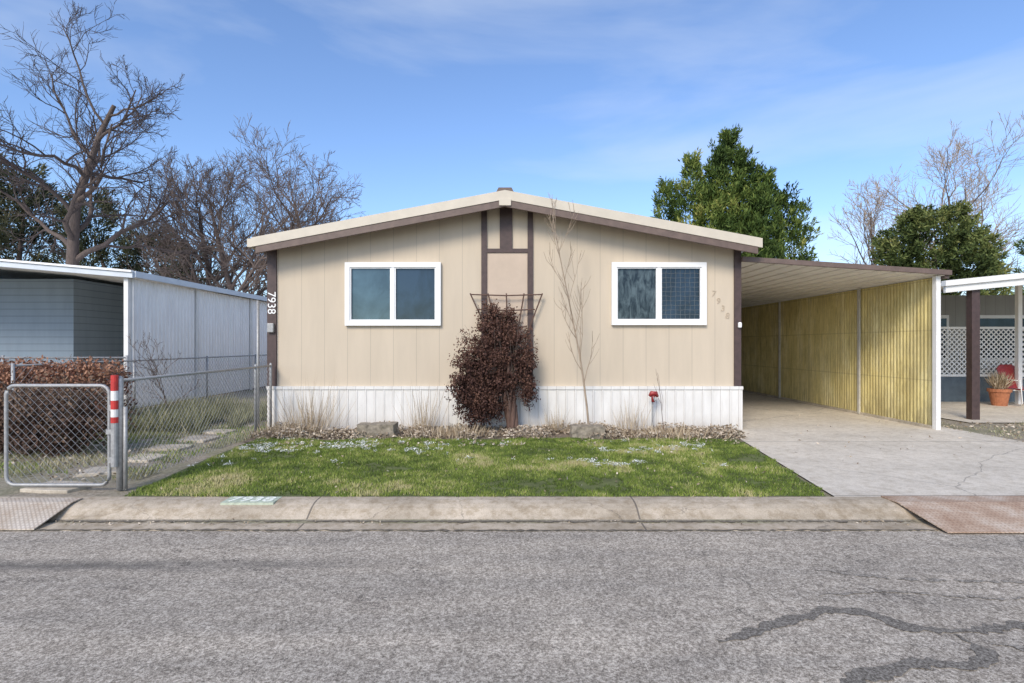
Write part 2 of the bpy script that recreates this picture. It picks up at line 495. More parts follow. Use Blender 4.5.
N = 165000
X = RNG.uniform(-4.0, 3.62, N); Y = RNG.uniform(5.40, 8.9, N)
lim = 3.17 + (Y - 5.43) * .145 + .04 * np.sin(Y * 9) + .02 * np.sin(Y * 31)
top = 8.74 + .12 * np.sin(X * 2.9) + .07 * np.sin(X * 7.3)
fr_ = 5.425 + .02 * np.sin(X * 5) + .015 * np.sin(X * 17)
keep = (X < lim) & (Y < top) & (Y > fr_) & (X > -3.80 - .05 * (Y - 5.4) - .03 * np.sin(Y * 8))
X, Y = X[keep], Y[keep]
cl = np.array([nz((x, y, 0), 1.1) + .7 * nz((x, y, 3), 4.0) + .45 * nz((x, y, 5), 12) for x, y in zip(X, Y)])
kp = cl > -.75 + .35 * RNG.random(len(cl))
X, Y, cl = X[kp], Y[kp], cl[kp]
n = len(X)
P = np.stack([X, Y, np.full(n, .004)], 1)
D = np.stack([RNG.normal(0, .5, n), RNG.normal(0, .5, n), np.ones(n)], 1)
sh = .46 + .68 * cl + RNG.normal(0, .13, n) + (RNG.random(n) < .07) * .4
t = RNG.uniform(0, math.pi, n)
side = np.stack([np.cos(t), np.sin(t), np.zeros(n)], 1)
leaves("lawn_grass", P, D, .018 + .022 * RNG.random(n) + .022 * np.clip(cl, 0, 1), .008, sh, "grass", side=side, tri=True, kind="stuff",
       label="short green lawn grass with pale winter tufts", category="grass")

def weeds(name, x0, x1, y0, y1, n, h, mat, thr=-.2, sc=1.5, off=0, label="", cat="weeds", lean=.5, w=.012, sh0=.45):
    X = RNG.uniform(x0, x1, n); Y = RNG.uniform(y0, y1, n)
    c = np.array([nz((x, y, off), sc, off) + .5 * nz((x, y, 2), sc * 3, off) for x, y in zip(X, Y)])
    kp = c > thr; X, Y, c = X[kp], Y[kp], c[kp]; n = len(X)
    P = np.stack([X, Y, np.full(n, 0.0)], 1)
    D = np.stack([RNG.normal(0, lean, n), RNG.normal(0, lean, n), np.ones(n)], 1)
    t = RNG.uniform(0, math.pi, n)
    side = np.stack([np.cos(t), np.sin(t), np.zeros(n)], 1)
    return leaves(name, P, D, h * (.4 + RNG.random(n)) * (1 + .6 * np.clip(c, 0, 1)), w, sh0 + .5 * c + RNG.normal(0, .2, n), mat,
                  side=side, tri=True, kind="stuff", label=label, category=cat)
weeds("side_yard_weeds", -8.6, -5.1, 6.2, 12.2, 22000, .06, "weeds", -.12, label="patchy dry weeds covering the side yard")
weeds("side_yard_grass", -8.0, -4.2, 6.4, 12.2, 18000, .045, "grass", .0, 1.2, 31, label="thin green grass in the side yard", cat="grass", sh0=.4)
weeds("side_yard_weeds", -4.45, -4.12, 6.0, 10.5, 4000, .05, "weeds", -.1, 2, 3, label="dry weeds between the fence and the stepping stones")
weeds("side_yard_plants", -7.4, -4.85, 9.3, 12.4, 15000, .30, "weeds", -.05, 1.8, 9, label="tall olive grey ground cover by the fence", w=.02, sh0=.3)
weeds("verge_weeds", 7.8, 14, 7.2, 10.6, 7000, .04, "weeds", .15, 1.5, 14, label="sparse dry weeds on bare dirt beside the driveway")

n = 50000
X = RNG.uniform(-3.9, 2.9, n); Y = RNG.uniform(6.7, 8.7, n)
c = np.array([nz((x * .8, y * 1.6, 1), 1.5, 21) + .9 * nz((x, y, 6), 7, 4) + (.10 if x < -.5 else 0) for x, y in zip(X, Y)])
kp = (c > .42 + .25 * np.abs(Y - 7.9)); X, Y, c = X[kp], Y[kp], c[kp]; n = len(X)
P = np.stack([X, Y, RNG.uniform(.012, .040, n)], 1)
D = np.stack([RNG.normal(size=n), RNG.normal(size=n), RNG.normal(0, .4, n)], 1)
leaves("snow_patches", P, D, .016 + .020 * RNG.random(n), .015, RNG.random(n), "snow", side=np.cross(D, np.tile([0, 0, 1.], (n, 1))),
       kind="stuff", label="thin remnants of old snow in the lawn", category="snow")

def litter(name, x0, x1, y0, y1, n, z, label, thr=-.3, size=.05, base=.01):
    X = RNG.uniform(x0, x1, n); Y = RNG.uniform(y0, y1, n)
    c = np.array([nz((x, y, 7), 1.6, 5) + .5 * nz((x, y, 1), 6) for x, y in zip(X, Y)])
    kp = c > thr; X, Y, c = X[kp], Y[kp], c[kp]; n = len(X)
    P = np.stack([X, Y, base + z * RNG.random(n) * np.clip(c + .5, .1, 1)], 1)
    D = np.stack([RNG.normal(size=n), RNG.normal(size=n), RNG.normal(0, .5, n)], 1)
    leaves(name, P, D, size * (.5 + 1.0 * RNG.random(n)), size * .6, .5 + .45 * c + RNG.normal(0, .28, n), "litter", kind="stuff", label=label, category="leaves")
litter("leaf_litter", -4.15, 3.8, 8.72, 9.62, 15000, .16, "brown fallen leaves piled along the house skirting", -.15)
litter("scattered_leaves", -3.9, 3.6, 8.0, 8.8, 900, .03, "scattered brown leaves on the lawn edge", 0, .045)
litter("scattered_leaves", -3.7, 3.2, 5.5, 8.1, 160, .03, "few scattered brown leaves on the lawn", -.1, .035, .02)
litter("scattered_leaves", -7.5, -4.3, 6, 11, 1500, .03, "scattered brown leaves in the side yard", 0, .05)
litter("scattered_leaves", 7.75, 12, 8, 10.5, 1200, .03, "scattered brown leaves beside the driveway", -.1, .05)
litter("scattered_leaves", 3.9, 7.4, 6, 13, 90, .005, "few dry leaves on the driveway", -.2, .04)
litter("gutter_leaves", -7, 3.6, 4.90, 5.03, 500, .01, "small dead leaves in the kerb gutter", -.1, .022, -.104)

tp = MB().prism([(3.66, 5.40, .020), (3.68, 5.20, .017), (3.76, 4.70, -.098), (3.76, 4.70, -.108), (3.68, 5.20, .007), (3.66, 5.40, .010)], (2.4, 0, 0))
obj("ramp_plate", tp, "rust", label="rusty steel tread plate ramp over the driveway kerb", category="metal ramp")
tp = MB().prism([(-6.4, 5.33, .020), (-6.4, 5.20, .017), (-6.4, 4.78, -.098), (-6.4, 4.78, -.108), (-6.4, 5.20, .007), (-6.4, 5.33, .010)], (2.28, 0, 0))
obj("ramp_plate", tp, "greytread", label="grey weathered tread plate ramp over the kerb by the gate", category="metal ramp")

def text(name, s, size, loc, rot, mat, parent=None, ext=.004, bold=0.0, **kw):
    cu = bpy.data.curves.new("t", "FONT"); cu.body = s; cu.size = size; cu.extrude = ext; cu.offset = bold
    cu.align_x = "CENTER"; cu.align_y = "CENTER"
    to = bpy.data.objects.new("t", cu); COL.objects.link(to)
    to.location = loc; to.rotation_euler = rot
    bpy.context.view_layer.update()
    dg = bpy.context.evaluated_depsgraph_get()
    me = bpy.data.meshes.new_from_object(to.evaluated_get(dg))
    me.transform(to.matrix_world)
    bpy.data.objects.remove(to)
    me.materials.clear(); me.materials.append(M[mat])
    o = bpy.data.objects.new(name, me); COL.objects.link(o)
    setparent(o, parent)
    return tag(o, **kw)

kn = empty("kerb_number", (-2.48, 5.3, .01), label="faded green and white painted house number 7938 on the kerb", category="painted number")
obj("number_background", MB().box(-2.72, -2.22, 5.20, 5.41, -.02, .0095), "kerbgreen", kn)
text("number_digits", "7938", .22, (-2.47, 5.305, .0125), (0, 0, 0), "kerbwhite", kn, .001, .003)

# ------------------------------------------------------------------ main house
FY = 9.70
house = empty("mobile_home", (-.05, FY, 0), label="tan single-storey mobile home with brown trim and white skirting", category="house")
def rz(x):
    return 4.10 - .187 * abs(x + .05)
w = MB()
w.prism([(-4.18, FY, .74), (4.06, FY, .74), (4.06, FY, rz(4.06) - .10), (-.05, FY, rz(-.05) - .10), (-4.18, FY, rz(-4.18) - .10)], (0, 16, 0))
obj("wall", w, "tan", house)
sk = MB()
x = -4.23; pts = []
while x < 4.12:
    pts += [(x, 9.66), (x + .115, 9.66), (x + .125, 9.650), (x + .145, 9.650), (x + .153, 9.66)]
    x += .16
pts = [p for p in pts if p[0] <= 4.12] + [(4.12, 9.66)]
for (a, y0), (b_, y1) in zip(pts[:-1], pts[1:]):
    if b_ - a > 1e-4: sk.poly([(a, y0, .01), (b_, y1, .01), (b_, y1, .72), (a, y0, .72)])
sk.box(-4.235, 4.125, 9.640, 9.70, .72, .775)
sk.box(-4.23, 4.12, 9.68, 25.6, -.01, .70)
obj("skirting", sk, "skirt", house, label="white ribbed metal skirting")
t = MB(); t.box(-4.235, -4.075, 9.665, 9.72, .78, rz(-4.15) - .13)
obj("corner_trim", t, "brown", house)
t = MB(); t.box(3.98, 4.10, 9.665, 9.72, .78, rz(4.05) - .13)
obj("corner_trim", t, "brown", house)
d = MB()
d.box(-.47, -.37, 9.665, 9.705, .78, rz(-.42) - .16)
d.box(.345, .44, 9.665, 9.705, .78, rz(.38) - .16)
d.box(-.37, .345, 9.668, 9.705, 3.125, 3.195)
d.box(-.145, .075, 9.667, 9.705, 3.195, rz(0) - .17)
obj("decorative_board", d, "brown", house)
obj("decorative_panel", MB().box(-.367, .342, 9.688, 9.703, .785, 3.122), "tanpanel", house)
r = MB()
yf, yb = 9.30, 25.9
def band(mb, x0, x1, t0, t1, y0, y1):
    mb.prism([(x0, y0, rz(x0) - t1), (x1, y0, rz(x1) - t1), (x1, y0, rz(x1) - t0), (x0, y0, rz(x0) - t0)], (0, y1 - y0, 0))
band(r, -4.32, -.05, 0, .10, yf, yb); band(r, -.05, 4.28, 0, .10, yf, yb)
obj("roof", r, "beige", house)
f = MB()
band(f, -4.33, -.05, -.012, .145, yf - .035, yf - .003); band(f, -.05, 4.29, -.012, .145, yf - .035, yf - .003)
obj("fascia", f, "beige", house)
f = MB()
band(f, -4.26, -.05, .147, .262, yf - .022, yf + .03); band(f, -.05, 4.22, .147, .262, yf - .022, yf + .03)
obj("lower_fascia", f, "fasciabrown", house)
f = MB()
band(f, -4.30, -.05, .10, .14, yf + .03, 9.72); band(f, -.05, 4.26, .10, .14, yf + .03, 9.72)
f.box(-4.32, -4.20, 9.72, 25.6, rz(-4.3) - .2, rz(-4.3) - .12)
obj("soffit", f, "fasciabrown", house)
f = MB(); f.box(-4.40, -4.33, yf - .03, yb, rz(-4.36) - .14, rz(-4.36) + .0)
obj("gutter", f, "beige", house)
f = MB(); f.box(-.15, .05, yf - .050, yf - .036, rz(0) - .24, rz(0) - .13)
obj("ridge_beam_cap", f, "beige", house)
f = MB(); f.prism([(-.20, 9.3, 4.09), (.10, 9.3, 4.09), (.06, 9.3, 4.165), (-.16, 9.3, 4.165)], (0, 1.0, 0))
obj("ridge_vent", f, "fasciabrown", house)

def window(x0, x1, z0, z1, glassL, glassR, grille=False):
    wd = empty("window", ((x0 + x1) / 2, FY, z0)); setparent(wd, house)
    fr = MB(); fw = .085; y0, y1 = 9.63, 9.705
    fr.box(x0, x1, y0, y1, z1 - fw, z1); fr.box(x0, x1, y0, y1, z0, z0 + fw)
    fr.box(x0, x0 + fw, y0, y1, z0 + fw, z1 - fw); fr.box(x1 - fw, x1, y0, y1, z0 + fw, z1 - fw)
    c = (x0 + x1) / 2
    fr.box(c - .028, c + .028, y0 + .01, y1, z0 + fw, z1 - fw)
    s = .022
    for a, b_ in ((x0 + fw, c - .028), (c + .028, x1 - fw)):
        fr.box(a, b_, y0 + .02, y1, z0 + fw, z0 + fw + s); fr.box(a, b_, y0 + .02, y1, z1 - fw - s, z1 - fw)
        fr.box(a, a + s, y0 + .02, y1, z0 + fw + s, z1 - fw - s); fr.box(b_ - s, b_, y0 + .02, y1, z0 + fw + s, z1 - fw - s)
    def sub(name, mb, mat):
        o = obj(name, mb, mat)
        o.parent = wd; o.matrix_parent_inverse = Matrix.Translation(-Vector(((x0 + x1) / 2, FY, z0)))
        return o
    sub("frame", fr, "vinyl")
    sub("pane", MB().poly([(x0 + fw, 9.694, z0 + fw), (c, 9.694, z0 + fw), (c, 9.694, z1 - fw), (x0 + fw, 9.694, z1 - fw)]), glassL)
    sub("pane", MB().poly([(c, 9.694, z0 + fw), (x1 - fw, 9.694, z0 + fw), (x1 - fw, 9.694, z1 - fw), (c, 9.694, z1 - fw)]), glassR)
    if grille:
        gb = MB(); a0, a1, b0, b1 = c + .05, x1 - fw - .022, z0 + fw + .022, z1 - fw - .022
        nx = 8
        for i in range(1, nx):
            xx = a0 + (a1 - a0) * i / nx
            gb.tube([(xx + .006 * math.sin(j * 2.3 + i * 1.7), 9.689, b0 + (b1 - b0) * j / 8) for j in range(9)], .0032, 4)
        for j in range(1, 11):
            zz = b0 + (b1 - b0) * j / 11
            gb.tube([(a0 + (a1 - a0) * i / 8, 9.689, zz + .006 * math.sin(i * 2.1 + j * 1.3)) for i in range(9)], .0032, 4)
        sub("grille", gb, "grillewire")
window(-2.86, -1.18, 1.84, 2.95, "glassA", "glassB")
window(1.82, 3.48, 1.85, 2.95, "glassC", "glassB", True)

text("house_number", "7938", .20, (-4.155, 9.658, 2.24), (math.pi / 2, math.pi / 2, 0), "digit", house, .005, label="white house number 7938 on brown trim")
for ch, x_, z_ in (("7", 3.63, 2.40), ("9", 3.71, 2.27), ("3", 3.79, 2.14), ("8", 3.87, 2.01)):
    text("house_number", ch, .15, (x_, 9.695, z_), (math.pi / 2, .15, 0), "tandigit", house, .004, label="tan house number digit on the siding")
obj("meter_box", MB().box(-4.21, -4.10, 9.60, 9.664, 1.72, 1.88), "galv", house, bevel=.01)
obj("porch_lamp", MB().box(4.03, 4.09, 9.60, 9.664, 1.80, 1.90), "vinyl", house, bevel=.02)

tapo = empty("garden_tap", (2.50, 9.5, 0), label="red garden tap on a riser beside the skirting", category="garden tap")
t = MB(); t.tube([(2.50, 9.52, 0), (2.50, 9.52, .55), (2.50, 9.42, .60), (2.50, 9.36, .55)], .014, 8)
obj("pipe", t, "galv", tapo)
t = MB(); t.tube([(2.43, 9.45, .62), (2.47, 9.45, .67), (2.54, 9.45, .67), (2.57, 9.45, .61)], [.025, .045, .04, .025], 10)
t.tube([(2.50, 9.47, .52), (2.50, 9.47, .66)], [.03, .038], 10)
obj("tap_handle", t, "redpaint", tapo, smooth=True)

# ------------------------------------------------------------------ carport
cp = empty("carport", (6, 9.7, 0), label="attached flat-roof carport with brown front beam and yellow panel side", category="carport")
def cz(x): return 2.965 - (x - 4.1) * .0655
c = MB()
x = 4.12
while x < 7.62:
    x1 = min(x + .30, 7.64)
    c.prism([(x, 9.62, cz(x)), (x1 - .04, 9.62, cz(x1 - .04)), (x1 - .04, 9.62, cz(x1) + .05), (x, 9.62, cz(x) + .05)], (0, 15, 0))
    c.prism([(x1 - .04, 9.62, cz(x1 - .04) - .02), (x1, 9.62, cz(x1) - .02), (x1, 9.62, cz(x1) + .05), (x1 - .04, 9.62, cz(x1) + .05)], (0, 15, 0))
    x = x1
obj("roof_pan", c, "ceil", cp)
c = MB(); c.prism([(4.08, 9.56, cz(4.08) - .01), (7.72, 9.56, cz(7.72) - .01), (7.72, 9.56, cz(7.72) + .075), (4.08, 9.56, cz(4.08) + .075)], (0, .055, 0))
c.prism([(7.65, 9.62, cz(7.66) - .06), (7.72, 9.62, cz(7.75) - .06), (7.72, 9.62, cz(7.75) + .06), (7.65, 9.62, cz(7.66) + .06)], (0, 15, 0))
obj("roof_beam", c, "fasciabrown", cp)
c = MB()
y = 9.80; pts = []
while y < 24.5:
    pts += [(7.60, y), (7.582, y + .022), (7.582, y + .045), (7.60, y + .067)]
    y += .088
for (a, y0), (b_, y1) in zip(pts[:-1], pts[1:]):
    c.poly([(a, y0, .05), (b_, y1, .05), (b_, y1, 2.70), (a, y0, 2.70)])
obj("side_panel", c, "fibre", cp, label="weathered yellow corrugated fibreglass side wall")
for yy in (11.84, 15.3, 18.8, 22):
    c = MB().box(7.535, 7.57, yy - .03, yy + .03, .02, 2.70)
    obj("side_post", c, "postgrey", cp)
c = MB().box(7.54, 7.62, 9.68, 9.78, 0, 2.72)
obj("front_post", c, "white", cp, bevel=.006)
c = MB().box(7.55, 7.68, 9.79, 24.5, 0, .06)
obj("base_rail", c, "stone", cp)

# ------------------------------------------------------------------ left neighbour
nl = empty("neighbour_house", (-12, 15, 0), label="blue-grey mobile home with white awning and white side panels", category="house")
obj("wall", MB().box(-24, -11.85, 15.0, 30, 0, 3.3), "bluegrey", nl)
obj("back_wall", MB().box(-11.84, -8.8, 18.0, 18.2, 0, 3.1), "darkdoor", nl)
dd = MB().box(-11.3, -10.35, 17.95, 17.995, .02, 2.1)
obj("door", dd, "bluegrey", nl)
def az(x): return 3.13 - (x + 8.6) * .085
a = MB()
a.prism([(-24, 12.5, az(-24)), (-8.55, 12.5, az(-8.55)), (-8.55, 12.5, az(-8.55) + .05), (-24, 12.5, az(-24) + .05)], (0, 18, 0))
obj("awning_roof", a, "whitewall", nl)
a = MB()
a.prism([(-24, 12.44, az(-24) - .10), (-8.5, 12.44, az(-8.5) - .10), (-8.5, 12.44, az(-8.5) + .02), (-24, 12.44, az(-24) + .02)], (0, .05, 0))
a.box(-8.54, -8.46, 12.5, 30, az(-8.5) - .08, az(-8.5) + .06)
obj("awning_fascia", a, "awning", nl)
a = MB()
a.prism([(-24, 12.40, az(-24) + .025), (-8.5, 12.40, az(-8.5) + .025), (-8.5, 12.40, az(-8.5) + .07), (-24, 12.40, az(-24) + .07)], (0, .09, 0))
obj("awning_edge", a, "whitewall", nl)
for xx in (-11.75, -8.72):
    obj("awning_post", MB().box(xx - .05, xx + .05, 12.55, 12.65, 0, az(xx) - .05), "white", nl)
c = MB(); y = 12.72; pts = []
while y < 30:
    pts += [(-8.66, y), (-8.66, y + .10), (-8.635, y + .115), (-8.635, y + .135), (-8.66, y + .15)]
    y += .152
for (a_, y0), (b_, y1) in zip(pts[:-1], pts[1:]):
    if y1 - y0 > 1e-4: c.poly([(a_, y0, .03), (b_, y1, .03), (b_, y1, 3.04), (a_, y0, 3.04)])
obj("side_panel", c, "whitewall", nl, label="white ribbed metal side wall")
for yy in (15.2, 18.4):
    obj("side_panel_post", MB().box(-8.63, -8.58, yy, yy + .06, 0, 3.04), "white", nl)
c = MB().box(-8.70, -8.62, 12.66, 12.715, 0, 3.05)
obj("side_panel_edge", c, "white", nl)

# ------------------------------------------------------------------ right neighbour
nr = empty("neighbour_house", (14, 16, 0), label="grey mobile home with white awning and shaded porch", category="house")
obj("wall", MB().box(9.6, 26, 16.6, 30, 0, 3.0), "greywall", nr)
for xx in (11.5, 14.2):
    wdo = empty("window", (xx, 16.6, 1.2)); setparent(wdo, nr)
    for nm, mb, mt in (("pane", MB().box(xx, xx + 1.7, 16.55, 16.59, 1.1, 2.3), "glassB"),
                       ("frame", MB().box(xx - .08, xx + 1.78, 16.56, 16.598, 1.0, 1.1).box(xx - .08, xx + 1.78, 16.56, 16.598, 2.3, 2.4).box(xx - .08, xx, 16.56, 16.598, 1.1, 2.3).box(xx + 1.7, xx + 1.78, 16.56, 16.598, 1.1, 2.3), "vinyl")):
        o = obj(nm, mb, mt); o.parent = wdo; o.matrix_parent_inverse = Matrix.Translation(-Vector(wdo.location))
def bz(x): return 2.70 + (x - 8.7) * .10
a = MB()
a.prism([(8.75, 11.0, bz(8.75)), (24, 11.0, bz(24)), (24, 11.0, bz(24) + .05), (8.75, 11.0, bz(8.75) + .05)], (0, 8, 0))
obj("awning_roof", a, "ceil", nr)
a = MB()
a.prism([(8.70, 10.93, bz(8.7) - .16), (24, 10.93, bz(24) - .16), (24, 10.93, bz(24) - .03), (8.70, 10.93, bz(8.7) - .03)], (0, .06, 0))
a.prism([(8.66, 10.88, bz(8.66) - .028), (24, 10.88, bz(24) - .028), (24, 10.88, bz(24) + .08), (8.66, 10.88, bz(8.66) + .08)], (0, .11, 0))
obj("awning_fascia", a, "white", nr)
obj("awning_post", MB().box(9.28, 9.44, 11.0, 11.14, 0, bz(9.3) - .03), "brown", nr)
obj("awning_post", MB().box(12.9, 13.0, 13.9, 14.0, 0, bz(13) - .03), "white", nr)
obj("awning_post", MB().box(11.35, 11.43, 14.55, 14.62, 0, bz(11.4) - .03), "white", nr)
la = MB(); x0, x1, z0, z1 = 10.6, 18.0, .70, 1.95
def diag(mb, x0, x1, z0, z1, y, pitch, half, thick):
    H = z1 - z0
    s = x0 - H
    while s < x1:
        for sg in (1, -1):
            if sg == 1: a, b_ = (s, z0), (s + H, z1)
            else: a, b_ = (s, z1), (s + H, z0)
            (ax, az_), (bx, bz_) = a, b_
            if ax < x0: az_ = az_ + (bz_ - az_) * (x0 - ax) / (bx - ax); ax = x0
            if bx > x1: bz_ = az_ + (bz_ - az_) * (x1 - ax) / (bx - ax) if bx != ax else bz_; bx = x1
            if bx - ax < .01: continue
            yy = y if sg == 1 else y + thick + .001
            mb.prism([(ax, yy, az_ - half), (bx, yy, bz_ - half), (bx, yy, bz_ + half), (ax, yy, az_ + half)], (0, thick, 0))
        s += pitch
diag(la, x0, x1, z0 + .04, z1 - .04, 14.5, .13, .020, .008)
la.box(x0, x1, 14.48, 14.53, z1 - .03, z1 + .03); la.box(x0, x1, 14.48, 14.53, z0 - .03, z0 + .03)
obj("lattice_screen", la, "white", nr)
obj("porch_skirt", MB().box(10.6, 18.0, 14.50, 14.56, 0, .66), "darkdoor", nr)

ch = empty("lawn_chair", (12.75, 13.7, 0), label="red metal lawn chair with white arms on the patio", category="chair")
s = MB()
cx, cy = 12.80, 13.70
s.prism([(cx - .27, cy - .26, .40), (cx + .27, cy - .26, .40), (cx + .25, cy + .22, .36), (cx - .25, cy + .22, .36)], (0, 0, .03))
obj("seat", s, "redpaint", ch, bevel=.01)
s = MB()
s.prism([(cx - .25, cy + .22, .40), (cx + .25, cy + .22, .40), (cx + .27, cy + .40, .90), (cx + .15, cy + .43, 1.0), (cx - .15, cy + .43, 1.0), (cx - .27, cy + .40, .90)], (0, .025, 0))
obj("backrest", s, "redpaint", ch, bevel=.01)
s = MB()
for sx in (-.31, .31):
    s.tube([(cx + sx, cy + .36, .0), (cx + sx, cy - .30, .02), (cx + sx, cy - .34, .08), (cx + sx, cy - .30, .62), (cx + sx, cy + .33, .64)], .018, 8)
s.tube([(cx - .31, cy - .1, .38), (cx + .31, cy - .1, .38)], .015, 6)
s.tube([(cx - .31, cy + .33, .64), (cx + .31, cy + .33, .64)], .015, 6)
obj("frame", s, "vinyl", ch, smooth=True)

pot = empty("potted_plant", (12.15, 13.6, 0), label="dry plant in a terracotta pot on the patio", category="potted plant")
s = MB(); s.tube([(12.15, 13.6, 0), (12.15, 13.6, .34), (12.15, 13.6, .345), (12.15, 13.6, .42), (12.15, 13.6, .40)], [.15, .21, .24, .24, .2], 20)
obj("pot", s, "terracotta", pot)
n = 500; P = np.tile([12.15, 13.6, .40], (n, 1)) + RNG.normal(0, .05, (n, 3)) * [1, 1, .2]
D = np.stack([RNG.normal(0, .35, n), RNG.normal(0, .35, n), np.ones(n)], 1)
leaves("foliage", P, D, .2 + .3 * RNG.random(n), .018, RNG.random(n), "drystalk", pot)

# ------------------------------------------------------------------ chain link
def chain_panel(mb, p0, p1, z0, z1, pitch=.085, r=.0021):
    p0, p1 = Vector(p0), Vector(p1); Lh = (p1 - p0).length; u = (p1 - p0) / Lh
    H = z1 - z0; s = -H
    while s < Lh:
        for sg in (1, -1):
            a, b_ = max(s, 0), min(s + H, Lh)
            if b_ - a < .02: continue
            za = z0 + (a - s) if sg == 1 else z1 - (a - s)
            zb = z0 + (b_ - s) if sg == 1 else z1 - (b_ - s)
            A = p0 + u * a; B = p0 + u * b_
            mb.tube([(A.x, A.y, za), (B.x, B.y, zb)], r, 3, cap=False)
        s += pitch
gate = empty("chain_link_gate", (-4.65, 5.7, 0), label="galvanised chain-link gate with rounded tube frame", category="gate")
g = MB(); gy = 5.70; gx0, gx1, gz0, gz1 = -5.20, -4.13, .0, 1.08
R = .09; pts = []
for cx_, cz_, a0 in ((gx1 - R, gz1 - R, 0), (gx0 + R, gz1 - R, 90), (gx0 + R, gz0 + .05 + R, 180), (gx1 - R, gz0 + .05 + R, 270)):
    for q in range(5):
        an = math.radians(a0 + q * 22.5); pts.append((cx_ + R * math.cos(an), gy, cz_ + R * math.sin(an)))
pts.append(pts[0])
g.tube(pts, .018, 10, cap=False)
obj("gate_frame", g, "galv", gate, smooth=True)
g = MB(); chain_panel(g, (gx0 + .02, gy), (gx1 - .02, gy), .07, gz1 - .02)
obj("gate_mesh", g, "wire", gate)
for z0_, z1_ in ((.28, .34), (.82, .88)):
    obj("gate_hinge", MB().box(-4.12, -4.05, 5.67, 5.73, z0_, z1_), "galv", gate)
obj("gate_latch", MB().box(-4.14, -4.05, 5.66, 5.74, .58, .63), "galv", gate)

fence = empty("chain_link_fence", (-4.1, 7.7, 0), label="galvanised chain-link fence along the lawn edge", category="fence")
f = MB(); f.tube([(-4.04, 5.74, 1.13), (-4.12, 9.55, 1.14)], .017, 8)
obj("top_rail", f, "galv", fence, smooth=True)
f = MB(); chain_panel(f, (-4.04, 5.76), (-4.12, 9.55), .03, 1.12)
obj("fence_mesh", f, "wire", fence)
for i, yy in enumerate((8.95, 9.55)):
    f = MB(); xx = -4.04 - .08 * (yy - 5.74) / 3.8
    f.tube([(xx, yy, 0), (xx, yy, 1.16), (xx, yy, 1.19)], [.022, .022, .012], 10)
    obj("fence_post", f, "galv", fence, smooth=True)

gp = empty("gate_post", (-4.02, 5.70, 0), label="galvanised gate post with red and white reflector bands", category="post")
f = MB(); f.tube([(-4.02, 5.70, 0), (-4.02, 5.70, 1.15), (-4.02, 5.70, 1.18)], [.032, .032, .012], 12)
obj("post", f, "galv", gp, smooth=True)
def bandz(z0, z1, mat, nm):
    f = MB(); f.tube([(-4.045, 5.655, z0), (-4.045, 5.655, z1)], [.034, .034], 14)
    obj(nm, f, mat, gp, smooth=False)
bandz(1.03, 1.19, "red", "reflector_band"); bandz(.93, 1.029, "white", "reflector_band")
bandz(.84, .929, "red", "reflector_band"); bandz(.76, .839, "white", "reflector_band"); bandz(.70, .759, "red", "reflector_band"); bandz(.25, .699, "galv", "sleeve")
f = MB(); f.tube([(-3.965, 5.70, 0), (-3.965, 5.70, .86)], .02, 8)
obj("brace_post", f, "galv", gp, smooth=True)

fence = empty("chain_link_fence", (-10, 12.3, 0), label="chain-link fence in front of the blue-grey house", category="fence")
f = MB(); f.tube([(-22, 12.2, 1.22), (-8.45, 12.2, 1.22)], .02, 8); obj("top_rail", f, "galv", fence, smooth=True)
f = MB(); chain_panel(f, (-14, 12.2), (-8.45, 12.2), .03, 1.2, .12, .003); obj("fence_mesh", f, "wire", fence)
for xx in (-14, -11.2, -8.45):
    f = MB(); f.tube([(xx, 12.2, 0), (xx, 12.2, 1.27)], .028, 8); obj("fence_post", f, "galv", fence, smooth=True)
fence = empty("chain_link_fence", (-7.9, 9.5, 0), label="chain-link fence running back beside the white panels", category="fence")
f = MB(); f.tube([(-8.1, 9.0, 1.16), (-8.3, 20, 1.16)], .017, 8); obj("top_rail", f, "galv", fence, smooth=True)
f = MB(); chain_panel(f, (-8.1, 9.0), (-8.3, 20), .03, 1.15, .14, .0025); obj("fence_mesh", f, "wire", fence)
for yy in (9, 12, 15, 18):
    f = MB(); xx = -8.1 - .2 * (yy - 9) / 11; f.tube([(xx, yy, 0), (xx, yy, 1.2)], .026, 8); obj("fence_post", f, "galv", fence, smooth=True)
fp = MB(); fp.tube([(-4.50, 9.9, 0), (-4.50, 9.9, 2.3)], .026, 8)
obj("metal_pole", fp, "galv", smooth=True, label="thin grey metal pole beside the house corner", category="pole")

for i in range(7):
    y = 5.80 + i * .74
    r_ = random.Random(40 + i)
    x = -4.72 - .05 * i + r_.uniform(-.07, .07)
    w_, h_ = .24 + r_.uniform(-.03, .04), .20 + r_.uniform(-.03, .03)
    an = r_.uniform(-.3, .3)
    P4 = []
    for sx, sy in ((-1, -1), (.1, -1.06), (1, -.9), (1.05, .1), (.9, 1), (-.2, 1.05), (-1.02, .92), (-1.05, 0)):
        px, py = sx * w_ * r_.uniform(.93, 1.06), sy * h_ * r_.uniform(.93, 1.06)
        P4.append((x + px * math.cos(an) - py * math.sin(an), y + px * math.sin(an) + py * math.cos(an), -.02 + r_.uniform(-.004, .004)))
    o = obj("stepping_stone", MB().prism(P4[::-1], (0, 0, .042)), "stone", bevel=.008,
            label="uneven concrete stepping stone in the side yard", category="stepping stone", group="stepping stones of the side path")

